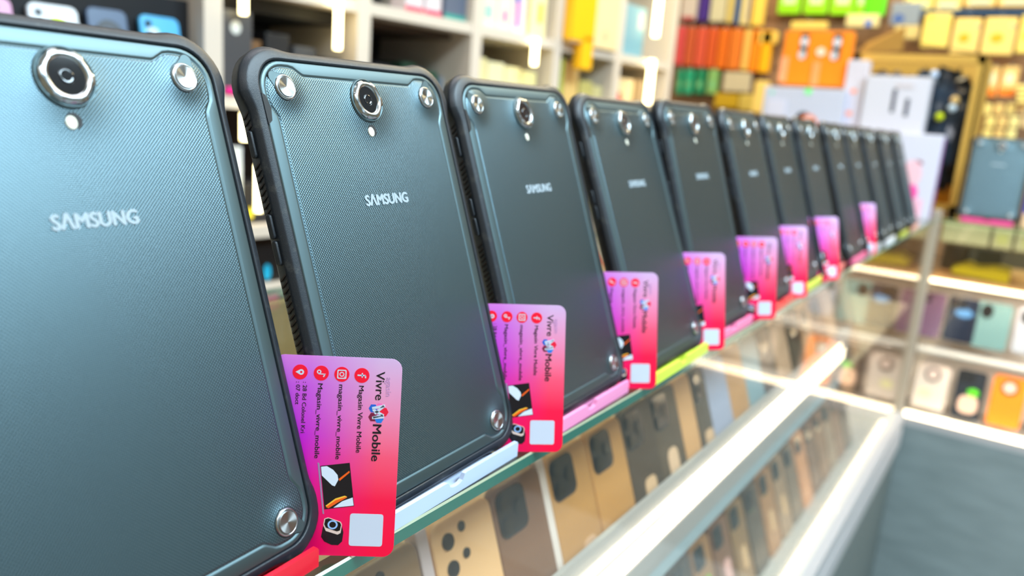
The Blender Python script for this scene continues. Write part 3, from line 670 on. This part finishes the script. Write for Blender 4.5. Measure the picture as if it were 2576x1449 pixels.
# pink and white retail box at the end of the row
pk = boxy('retail_box', 'white and pink printed box standing right after the last tablet of the row', 'box', 2.255, 2.30, .010, .118, ZG, .229, (208, 206, 222), parts=[(.52, .66, .026, .014, (150, 80, 105), True), (.42, .52, .05, .075, (238, 190, 205), True), (.50, .30, .030, .045, (250, 80, 170), True), (.55, .12, .05, .05, (240, 180, 205), False)])
MB().box(-.021, .0215, -.0548, -.0539, .004, .220, b=0).build('side_panel', M(150, 100, 160, .5), pk)
# stack behind: white packages and the open cardboard carton with its black plastic lining
CB = M(205, 170, 90, .7); CBD = M(150, 112, 20, .7)
def quad_box(name, label, cat, X, pxTL, pxTR, pxBR, depth, z0=None, col=(204, 202, 214), parts=None, thick=None, group=None):
    a = atX(*pxTL, X); b = atX(*pxTR, X); c_ = atX(*pxBR, X)
    return boxy(name, label, cat, X, X+depth, b.y, a.y, c_.z if z0 is None else z0, (a.z+b.z)/2, col, parts=parts, group=group)
ct = thing('cardboard_carton', 'large open cardboard carton with raised flaps holding black plastic bags', 'carton', (2.60, .16, ZG))
a = atX(2150, 130, 2.60); b = atX(2482, 150, 2.60); cz0 = ZG; w2 = (a.y-b.y)/2; yc = (a.y+b.y)/2; ct.location = (2.60, yc, ZG); hh = b.z-ZG+.01
f = .022
mbx = MB().box(0, .30, -w2, -w2+.006, 0, hh).box(0, .30, w2-.006, w2, 0, hh).box(.294, .30, -w2, w2, 0, hh).box(0, .30, -w2, w2, 0, .006)
mbx.box(0, .006, -w2, -w2+f, 0, hh).box(0, .006, w2-f, w2, 0, hh).box(0, .006, -w2, w2, hh-f, hh).box(0, .006, -w2, w2, 0, f)
mbx.build('carton_shell', M(196, 152, 62, .7), ct)
mf = MB(); mf.add([(0, w2*.95, hh), (0, w2*.25, hh+.01), (.02, w2*.28, hh+.085), (.02, w2*.84, hh+.035)], [(0, 1, 2, 3)]); mf.add([(.004, w2*.95, hh), (.004, w2*.25, hh+.01), (.026, w2*.28, hh+.085), (.026, w2*.84, hh+.035)], [(0, 1, 2, 3)])
mf.build('flap', M(140, 100, 20, .7), ct)
mf = MB().add([(.05, w2*.25, hh+.045), (0, -w2, hh+.002), (.10, -w2, hh+.014), (.14, w2*.25, hh+.050)], [(0, 1, 2, 3)]); mf.add([(.05, w2*.25, hh+.041), (0, -w2, hh-.002), (.10, -w2, hh+.010), (.14, w2*.25, hh+.046)], [(0, 1, 2, 3)])
mf.build('flap', M(110, 84, 24, .7), ct)
def crumple(name, label, cat, loc, sx, sy, sz, col, rough=.25, seed=0, amp=.22, parent=None, fm=1.0):
    bm = bmesh.new(); bmesh.ops.create_icosphere(bm, subdivisions=4, radius=1)
    rnd = random.Random(seed); ds = [(Vector((rnd.uniform(-1, 1), rnd.uniform(-1, 1), rnd.uniform(-1, 1))).normalized(), rnd.uniform(3, 12), rnd.uniform(0, 6)) for _ in range(14)]
    for v in bm.verts:
        n = v.co.normalized(); d = sum(abs(math.sin(n.dot(q)*f_+p)) for q, f_, p in ds)/14; k_ = max(abs(n.x), abs(n.y), abs(n.z)); v.co = n*(.55+.45/k_*.9)*(1-amp+amp*2*(d-.3))
        v.co = Vector((v.co.x*sx, v.co.y*sy, v.co.z*sz))
    me = bpy.data.meshes.new(name); bm.to_mesh(me); bm.free(); me.materials.append(M(*col, rough))
    o = bpy.data.objects.new(name, me); C.objects.link(o); o.location = loc
    if parent: o.parent = parent
    return tag(o, label, cat) if label else o
crumple('plastic_bag', 'shiny black crumpled plastic bag filling the right half of the open carton', 'bag', (2.72, yc-.06, ZG+hh*.52), .09, .135, hh*.47, (40, 52, 66), .16, 3, .42)
crumple('plastic_bag', 'dark plastic bag at the carton\'s upper left behind the white boxes', 'bag', (2.74, yc+.10, ZG+hh*.55), .09, .08, hh*.40, (46, 44, 56), .2, 5, .25)
for k, (px, py, cl, lb) in enumerate(((2350, 187, (190, 210, 240), 'small pale blue ball on the black bag in the carton'), (2395, 272, (190, 205, 215), 'small silver ball low on the black bag'), (2363, 294, (205, 215, 0), 'small yellow-green ball at the left of the black bag'), (2402, 252, (220, 180, 110), 'small amber ball above the silver one on the black bag'))):
    p = atX(px, py, 2.625); bm = bmesh.new(); bmesh.ops.create_uvsphere(bm, u_segments=16, v_segments=10, radius=.0125); me = bpy.data.meshes.new('bauble'); bm.to_mesh(me); bm.free(); me.materials.append(M(*cl, .3))
    o = bpy.data.objects.new('bauble', me); C.objects.link(o); o.location = p; tag(o, lb, 'ball', 'small balls on the black bag')
quad_box('retail_box', 'white box printed with two dark earphone sticks, in front of the carton', 'box', 2.52, (2182, 188), (2345, 196), (2330, 345), .06, z0=.215, parts=[(.48, .60, .011, .070, (50, 55, 75), False), (.70, .50, .011, .052, (55, 60, 80), False), (.62, .85, .05, .012, (200, 190, 196), False)])
quad_box('retail_box', 'tall white box with two small orange dots, left of the earphone box', 'box', 2.54, (2135, 150), (2186, 152), (2160, 330), .06, z0=.215, col=(206, 200, 212), parts=[(.5, .58, .018, .014, (255, 140, 90), True), (.45, .28, .018, .014, (255, 140, 90), True)])
quad_box('retail_box', 'white headphone box with a black and orange headband picture', 'box', 2.50, (1925, 217), (2130, 226), (2120, 330), .06, z0=.215, col=(192, 196, 216), parts=[(.10, .86, .012, .012, (120, 220, 190), True), (.55, .93, .022, .022, (120, 245, 140), True), (.53, .22, .050, .060, (25, 22, 30), True), (.60, .12, .060, .070, (240, 120, 60), True), (.60, .12, .040, .052, (235, 228, 236), True), (.18, .50, .06, .05, (205, 205, 225), False)])
quad_box('retail_box', 'flat white carton that carries the headphone box and the earphone box behind the tablets', 'box', 2.50, (1925, 335), (2330, 345), (2330, 560), .09, z0=ZG, col=(222, 216, 224)) if False else None
bx = boxy('storage_box', 'long white storage box behind the tablets carrying the retail boxes', 'box', 2.47, 2.595, .045, .60, ZG, .2145, (196, 190, 198))
quad_box('retail_box', 'orange double pack with two black and white gadgets on top of the headphone box', 'box', 2.56, (1978, 74), (2146, 82), (2125, 219), .05, col=(255, 138, 0), parts=[(.31, .72, .026, .078, (40, 44, 48), False), (.31, .80, .024, .030, (215, 212, 220), True), (.30, .56, .022, .028, (205, 205, 212), True), (.80, .72, .026, .078, (40, 44, 48), False), (.80, .80, .024, .030, (215, 212, 220), True), (.78, .56, .022, .028, (205, 205, 212), True), (.58, .62, .026, .026, (255, 225, 205), True), (.05, .28, .024, .080, (255, 165, 115), False), (.55, .22, .022, .075, (255, 160, 95), False)])

# ------------------------------------------------------------------ shelf wall on the left
A4 = R(-4); SO = Vector((1.08, 1.0, 0)); SD = Vector((math.cos(A4), math.sin(A4), 0)); SN = Vector((-math.sin(A4), math.cos(A4), 0))
def S(px, py, depth=0.0):
    P = at(px, py, SO+SN*depth, SN)-SO; return P.dot(SD), P.z
WOOD = mat('pale_shelf_board', rgb(216, 204, 190), .5); WOODD = mat('shelf_back_dark', rgb(46, 38, 32), .7)
sh = thing('shelf_unit', 'tall pale cubby shelving along the left wall, lit by vertical light strips', 'shelves', SO, (0, 0, A4))
sh.location.z = FLOOR
def ps(n, mb, mt):
    o = mb.build(n, mt, sh); o.location = (0, 0, -FLOOR); return o
UPR = [-.74, -.340, .006, .366, .709, 1.036, 1.385]
for s_ in UPR: ps('upright', MB().box(s_-.018, s_+.018, 0, .33, FLOOR, .80), WOOD)
for k in range(6):
    for z in (-.56, -.186, -.062 if k == 1 else None, .184 if k == 1 else None, .392, .775):
        if z is None: continue
        if k == 0 and z == .392: continue
        ps('shelf_board', MB().box(UPR[k]+.018, UPR[k+1]-.018, .002, .33, z-.012, z+.012), WOOD)
ps('back_board', MB().box(-.76, 1.40, .325, .34, FLOOR, .80), WOODD)
ps('bay_shade_board', MB().box(-.320, -.014, .05, .322, .352, .378).box(-.320, -.014, .300, .322, .197, .352), mat('black_bay_shade', (.010, .009, .009), .6))  # added black boards, putting the shade below the shelf into colour
ps('bay_shade_board', MB().box(.026, .346, .07, .322, .366, .378), mat('brown_bay_shade', rgb(74, 56, 44), .6))  # added brown board that paints the unlit underside of this shelf
def leds(s_, z0, z1, r_=.0075):
    ps('led_tube', MB().tube((s_, -.012, z0), (s_, -.012, z1), r_, 12), LEDW)
leds(-.073, .300, .62); leds(-.288, .338, .62); leds(-.286, .115, .165); leds(.588, .328, .396, .0085); leds(1.232, .476, .68, .011); leds(1.230, .262, .402, .011)
leds(-.255, -.02, .07)
def on_shelf(name, label, cat, s0, s1, z0, z1, depth, th, col, rough=.5, parts=None, group=None):
    t = thing(name, label, cat, SO+SD*((s0+s1)/2)+SN*depth+Vector((0, 0, z0)), (0, 0, A4), group)
    hw = (s1-s0)/2; MB().box(-hw, hw, 0, th, 0, z1-z0, b=.002).build('carton', M(*col, rough), t)
    for iq, (a, c_, w_, h_, cl, rd) in enumerate(parts or []):
        cx = -hw+a*2*hw; cz = c_*(z1-z0); pts = circ(cx, cz, h_/2, 20, w_/h_) if rd else [(cx-w_/2, cz-h_/2), (cx+w_/2, cz-h_/2), (cx+w_/2, cz+h_/2), (cx-w_/2, cz+h_/2)]
        MB().plate(pts, -.0008-iq*.0006, .001).build('printed_patch', M(*cl, .5), t)
    return t
def phS(pxl, pxr, pyt, zb, body, label, cams='none', depth=.03, **k):
    a, z1 = S(pxl, pyt, depth); b, z2 = S(pxr, pyt+ (pxr-pxl)*.14, depth)
    p = SO+SD*((a+b)/2)+SN*(depth-.02)+Vector((0, 0, zb)); return phone(p, -4, 12, body, label, cams, w=b-a, h=((z1+z2)/2-zb)/math.cos(R(12)), group='phones on the left shelves', **k)
ps('display_step', MB().box(-.720, -.358, .05, .30, -.174, .352), mat('black_step', (.006, .007, .010), .4))
ps('display_ledge', MB().box(-.720, -.358, -.004, .05, .128, .140), mat('black_step', (.006, .007, .010), .4))
phS(-20, 38, -12, .141, (205, 150, 190), 'pinkish phone at the top left corner on the left shelf', 'dual', depth=.02)
phS(78, 205, 2, .141, (222, 232, 242), 'white phone with a yellow-green sticker on the left shelf', 'dual', depth=.02, tagc=(.004, .148, .020, .013, (205, 235, 0)))
phS(228, 330, 14, .141, (62, 84, 116), 'navy phone with a round dark camera on the left shelf', 'ring', depth=.02, rim=(40, 46, 60))
phS(362, 462, 34, .141, (70, 175, 228), 'sky blue phone beside the shelf upright', 'dual', depth=.02, sticker=(-.014, .13, .022, .06, (205, 225, 240)))
# bay one, dark goods
on_shelf('watch_box', 'tall dark grey box with a white dot, left in the lit bay', 'box', -.318, -.255, .197, .345, .01, .08, (66, 66, 70), parts=[(.45, .80, .021, .024, (205, 210, 210), True)])
for k, (s0, s1, z1, cl, lb) in enumerate(((-.245, -.215, .300, (120, 84, 50), 'narrow brown box in the dark bay'), (-.205, -.150, .318, (22, 22, 28), 'black box, left of the middle in the dark bay'), (-.140, -.085, .300, (60, 62, 68), 'dark grey watch box with a pale dot in the dark bay'), (-.062, -.02, .285, (50, 52, 62), 'slate box by the right upright of the dark bay'))):
    on_shelf('watch_box', lb, 'box', s0, s1, .197, z1, .04, .08, cl, parts=[(.5, .62, .012, .014, (150, 140, 140), True)] if k in (2,) else None, group='dark boxes in the lit bay')
on_shelf('shelf_label', 'magenta strip on the shelf edge seen between the two nearest tablets', 'strip', -.318, -.20, .196, .210, -.002, .003, (225, 10, 130))
for k, (s0, s1, z0, z1, cl, lb, pp) in enumerate(((-.315, -.262, -.049, .10, (205, 214, 226), 'pale blue and white box seen in the gap between the two nearest tablets', None), (-.258, -.200, -.049, .03, (34, 34, 38), 'black box with a yellow spot in the gap beside the second tablet', (.22, .25, .016, .024, (240, 220, 60), True)),
    (-.196, -.140, -.049, .02, (200, 20, 110), 'magenta box mostly hidden behind the second tablet', None), (-.315, -.10, -.173, -.080, (8, 8, 10), 'long black box with a cyan spot under the small shelf', (.51, .22, .018, .034, (20, 175, 215), True)), (-.31, -.10, -.545, -.24, (120, 122, 124), 'grey storage box on the lowest visible shelf', (.6, .7, .05, .06, (150, 150, 155), False)))):
    on_shelf('storage_box', lb, 'box', s0, s1, z0, z1, .03, .12, cl, parts=[pp] if pp else None)
# bay two
for k, (pl_, pr, pb, cl, lb) in enumerate(((1020, 1065, 20, (225, 60, 90), 'red and white book-like case on the shelf above the second tablet'), (1070, 1110, 28, (205, 40, 90), 'crimson edged white case on the upper shelf, middle of its bay'), (1118, 1172, 34, (40, 150, 140), 'teal edged dark case on the upper shelf beside the upright'))):
    a, z = S(pl_, pb, .02); b, _ = S(pr, pb, .02); on_shelf('phone_case', lb, 'case', a, b, .4045, .47, .02, .05, (90, 100, 120) if k == 2 else (215, 205, 210), parts=[(.5, .10, (b-a)*.98, .012, cl, False)])
for k, (s0, s1, z1, cl, lb) in enumerate(((.06, .115, .285, (20, 22, 28), 'black phone case box in the bay above the second tablet'), (.125, .18, .290, (26, 26, 30), 'black phone case box right of the first in the same bay'), (.215, .262, .300, (30, 66, 44), 'dark green case box in the bay between second and third tablet'), (.275, .340, .285, (34, 84, 56), 'green case box beside the upright above the third tablet'))):
    on_shelf('case_box', lb, 'box', s0, s1, -.173, z1, .10, .08, cl)
    on_shelf('divider_strip', 'pale grey divider standing right of the %s' % lb.split(' in the')[0].split(' beside')[0].split(' right of')[0] + (' (leftmost)' if k == 0 else ''), 'divider', s1+.002, s1+.008, -.173, z1-.01, .09, .10, (150, 165, 185)) if k in (1, 2, 3) else None
# bay three
for k, (s0, s1, cl, pp, lb) in enumerate(((.392, .460, (238, 230, 205), [(.5, .30, .030, .03, (160, 225, 195), False)], 'white box with a mint patch, left on the upper shelf of the cream bay'), (.464, .520, (236, 226, 208), [(.5, .28, .018, .034, (250, 110, 175), True)], 'white box with a pink blob on the upper shelf of the cream bay'),
    (.526, .580, (226, 222, 226), [(.35, .35, .016, .06, (240, 90, 180), False), (.3, .75, .016, .04, (90, 40, 190), False)], 'white box with a purple and pink streak on the upper shelf'), (.600, .670, (244, 234, 180), [(.6, .5, .02, .05, (250, 205, 60), False)], 'pale yellow box at the right of the cream bay\'s upper shelf'))):
    on_shelf('accessory_box', lb, 'box', s0, s1, .4045, .53, .02, .08, cl, parts=pp)
for k in range(4):
    on_shelf('accessory_box', ['cream', 'ivory', 'pale yellow', 'buttery'][k] + ' box, %s of four standing under the shelf above the third tablet' % ORD[k], 'box', .390+.072*k, .458+.072*k, -.173, .332-.006*k, .04, .08, [(246, 230, 170), (250, 238, 190), (252, 240, 180), (250, 236, 165)][k], group='cream boxes under the shelf')
# bay four
t = on_shelf('hanging_bag', 'bright yellow-orange bag hanging over the shelf edge', 'bag', .722, .838, .41, .56, -.034, .030, (255, 190, 0))
MB().box(.0, .057, 0, .03, -.075, .02, b=.004).build('bag_corner', M(255, 190, 0, .5), t)
on_shelf('accessory_box', 'large cream box beside the yellow bag on the upper shelf', 'box', .862, 1.005, .4045, .56, -.01, .10, (236, 214, 165), parts=[(.5, .25, .03, .03, (210, 195, 150), True)])
on_shelf('accessory_box', 'small pale box with a dark bar under the yellow bag', 'box', .730, .775, .4045, .455, -.03, .008, (232, 200, 170))
for k, (s0, s1, z1, cl, lb) in enumerate(((.73, .775, .36, (200, 180, 130), 'tan box at the left under the yellow bag'), (.778, .790, .365, (190, 210, 70), 'thin lime green folder under the yellow bag'), (.795, .87, .36, (232, 195, 120), 'yellowish tan box right of the lime folder'), (.88, .95, .31, (196, 186, 110), 'olive tan box under the cream box'), (.955, 1.01, .30, (205, 196, 140), 'beige box by the upright above the fourth tablet'))):
    on_shelf('accessory_box', lb, 'box', s0, s1, -.173, z1, .03, .10, cl)
# bay five
on_shelf('hanging_bag', 'dusty blue bag standing on the upper shelf of the last bay', 'bag', 1.075, 1.215, .4045, .56, .02, .05, (118, 168, 188), parts=[(.80, .72, .035, .05, (200, 200, 200), False)])
on_shelf('accessory_box', 'cream box with a red figure in the last bay', 'box', 1.07, 1.20, -.173, .335, .03, .08, (236, 205, 155), parts=[(.35, .86, .030, .055, (235, 20, 10), True), (.33, .74, .042, .09, (250, 110, 80), False)])
on_shelf('accessory_box', 'tan box at the right of the last bay', 'box', 1.26, 1.35, -.173, .34, .05, .08, (200, 170, 130))

# ------------------------------------------------------------------ accessory wall at the back
XW = 3.30
pg = thing('pegboard', 'tan slatted display wall with hooks full of accessory packs', 'display wall', (XW+.04, .2, FLOOR))
SLAT = mat('slatwall_tan', rgb(150, 112, 78), .6); 
mbp = MB().box(0, .03, -1.6, 1.18, 0, 2.7)
for k in range(26): mbp.box(-.006, 0, -1.6, 1.18, .05+k*.1, .135+k*.1)
mbp.build('slat_panel', SLAT, pg)
MB().box(-.02, .04, 1.18, 1.24, 0, 2.7).build('edge_trim', M(176, 158, 124, .6), pg)
NP = [0]
def pack(pxl, pyt, pxr, pyb, col, label, cat='pack', X=XW, th=.025, parts=None, name='hanging_pack', rough=.4, group='packs hanging on the accessory wall'):
    a = atX(pxl, pyt, X); b = atX(pxr, pyb, X); c_ = atX((pxl+pxr)/2, pyt, X); d = atX((pxl+pxr)/2, pyb, X)
    y1 = (atX(pxl, (pyt+pyb)/2, X)).y; y0 = (atX(pxr, (pyt+pyb)/2, X)).y; z1, z0 = c_.z, d.z
    t = thing(name, label, cat, (X, (y0+y1)/2, z0), group=group); hy = (y1-y0)/2-.002; h = z1-z0
    MB().box(-th, th*.2, -hy, hy, 0, h, b=min(.004, th*.3)).build('pack_body', M(*col, rough), t)
    MB().tube((-th*.5, 0, h+.004), (XW+.035-X, 0, h+.004), .002, 6).box(-th*.6, -th*.4, -.006, .006, h-.002, h+.010).build('hook', CHROME, t)
    for iq, q in enumerate(parts or []):
        u_, v_, w_, h_, cl, rd = q; cy = hy-u_*2*hy; cz = v_*h; ww = w_*2*hy/2; h2 = h_*h/2
        pts = circ(0, 0, 1, 20) if rd else [(-1, -1), (1, -1), (1, 1), (-1, 1)]
        MB().rings([[(-th-.0008-iq*.0006, cy+p[0]*ww, cz+p[1]*h2) for p in pts], [(-th+.0004, cy+p[0]*ww, cz+p[1]*h2) for p in pts]], 0, False, True, True).build('printed_patch', M(*cl, .5), t)
    return t
for k, (a, b, c_, nm) in enumerate(((1700, 1722, (214, 72, 72), 'salmon red'), (1724, 1748, (200, 84, 38), 'rust orange'), (1750, 1776, (216, 82, 52), 'tomato'), (1778, 1802, (214, 84, 26), 'deep orange'), (1804, 1832, (224, 105, 0), 'orange'), (1834, 1866, (226, 118, 30), 'amber orange'), (1868, 1886, (240, 190, 90), 'pale gold'), (1888, 1910, (250, 140, 0), 'vivid orange'), (1912, 1940, (252, 178, 0), 'golden yellow'))):
    pack(a+4, 68+k*1.2, b+4, 165+k*2.4, c_, '%s hanging pack in the long orange row, %s' % (nm, 'at the left end' if k == 0 else 'position %d from its left' % (k+1)), parts=None)
for k, (a, b, c_, nm) in enumerate(((1706, 1722, (20, 150, 105), 'sea green'), (1727, 1747, (30, 165, 120), 'bright green'), (1752, 1778, (10, 128, 84), 'emerald'), (1783, 1810, (130, 178, 100), 'light green'))):
    pack(a, 176, b, 238, c_, '%s hanging pack under the orange row, %s of four' % (nm, ORD[k]), parts=[(.5, .4, .5, .3, (120, 190, 130), True)])
for k, (a, b, c_, nm, pp) in enumerate(((1720, 1760, (205, 190, 178), 'pale grey', [(.5, .06, .8, .1, (190, 70, 80), False)]), (1762, 1790, (64, 30, 128), 'violet', None), (1792, 1832, (205, 196, 160), 'cream', None), (1834, 1852, (215, 190, 110), 'straw', None), (1854, 1866, (0, 84, 150), 'strong blue', None), (1868, 1892, (226, 206, 140), 'sand', [(.9, .5, .15, .8, (60, 90, 170), False)]), (1897, 1928, (248, 206, 84), 'mustard', None))):
    pack(a, -30, b, 52+k*2.5, c_, '%s hanging pack at the picture top above the orange row' % nm, parts=pp)
pack(1822, 183, 1892, 232, (200, 184, 150), 'beige box pack right of the green packs', parts=None)
pack(1800, 236, 1862, 272, (190, 150, 20), 'mustard brown pouch below the beige box pack')
pack(1862, 238, 1905, 280, (206, 176, 80), 'dull gold pouch above the eighth tablet')
pack(1898, 205, 1935, 285, (242, 205, 110), 'tall pale yellow pack left of the headphone box', X=3.1)
pack(1905, 80, 1960, 112, (250, 205, 90), 'small yellow pack between the orange row and the orange double box')
for k, (a, b) in enumerate(((1962, 2020), (2027, 2088), (2093, 2155), (2157, 2182), (2185, 2232))):
    pack(a, -30, b, 37+k, (150, 225, 10) if k != 4 else (100, 235, 0), 'lime green blister pack at the top, %s from the left of five' % ORD[k], parts=[(.5, .55, .55, .35, (225, 235, 190), False), (.5, .62, .3, .2, (120, 130, 160), True)] if k < 4 else None)
pack(1992, 56, 2085, 76, (240, 205, 100), 'low yellow pack peeping over the orange double box', X=3.2)
pack(2130, 38, 2215, 70, (232, 214, 150), 'crumpled cream bag with blue print above the carton flaps', X=3.2, parts=[(.7, .3, .2, .5, (40, 110, 200), False)])
pack(2242, 8, 2318, 66, (140, 150, 160), 'grey blue clear bag behind the carton flaps', X=3.2, parts=[(.3, .3, .4, .4, (70, 100, 160), True)])
pack(2250, 66, 2315, 100, (214, 190, 120), 'tan and cream bag under the grey blue clear bag', X=3.2)
YW = [(252, 232, 130), (250, 222, 130), (252, 214, 130), (250, 210, 126)]
for k, (a, b, yb) in enumerate(((2278, 2352, 26), (2356, 2424, 28), (2430, 2510, 20), (2514, 2600, 20))):
    pack(a, -40, b, yb, YW[k], 'pale yellow card pack along the top right edge, %s of four' % ORD[k], parts=[(.5, .20, .7, .14, (170, 200, 195), False)], group='yellow packs at the top right')
pack(2290, 26, 2600, 42, (10, 60, 96), 'dark blue rail of packs between the two yellow rows', X=3.29)
pack(2322, 36, 2392, 122, (252, 222, 110), 'plain yellow pack with a bright tag, left of the two packs with the orange ovals', parts=[(.22, .92, .14, .14, (250, 225, 0), True)], X=3.18)
pack(2396, 48, 2466, 138, (252, 214, 122), 'yellow pack with an orange oval, left of the pair', parts=[(.45, .45, .42, .26, (255, 172, 0), True), (.85, .78, .2, .06, (200, 170, 150), False)], X=3.18)
pack(2472, 46, 2556, 140, (252, 214, 120), 'yellow pack with an orange oval, right of the pair', parts=[(.45, .45, .42, .26, (255, 176, 0), True), (.85, .78, .2, .06, (200, 170, 150), False)], X=3.18)
pack(2562, 40, 2640, 136, (252, 222, 110), 'yellow pack cut by the right edge beside the oval ones', parts=[(.35, .45, .4, .26, (255, 196, 0), True)], X=3.18)
for k, (a, b) in enumerate(((2480, 2513), (2516, 2562))):
    pack(a, 168, b, 244, (255, 205, 120), 'glowing orange and cream pack under the yellow ones, %s of the pair' % ('left' if k == 0 else 'right'), parts=[(.5, .14, .9, .24, (255, 130, 20), False), (.5, .6, .6, .4, (250, 240, 190), True)], X=3.2)
for k in range(11):
    r_ = k // 4; q = k % 4; a = 2470+q*30+(r_ % 2)*8; y = 262+r_*32
    pack(a, y, a+27, y+28, [(250, 222, 130), (245, 210, 150), (252, 232, 150), (240, 200, 120)][(k*3) % 4], 'small cream pack in the cluster above the side counter\'s tablet, row %s, %s' % (ORD[r_], ORD[q]), X=3.2, group='small cream packs')
for k in range(4):
    pack(2556, 215+k*12, 2600, 225+k*12, (252, 226, 130), 'thin stacked yellow pack at the right edge, %s from the top' % ORD[k], X=3.15, group='thin yellow packs')
# hidden filler rows left of the cartons, between the shelf end and the carton
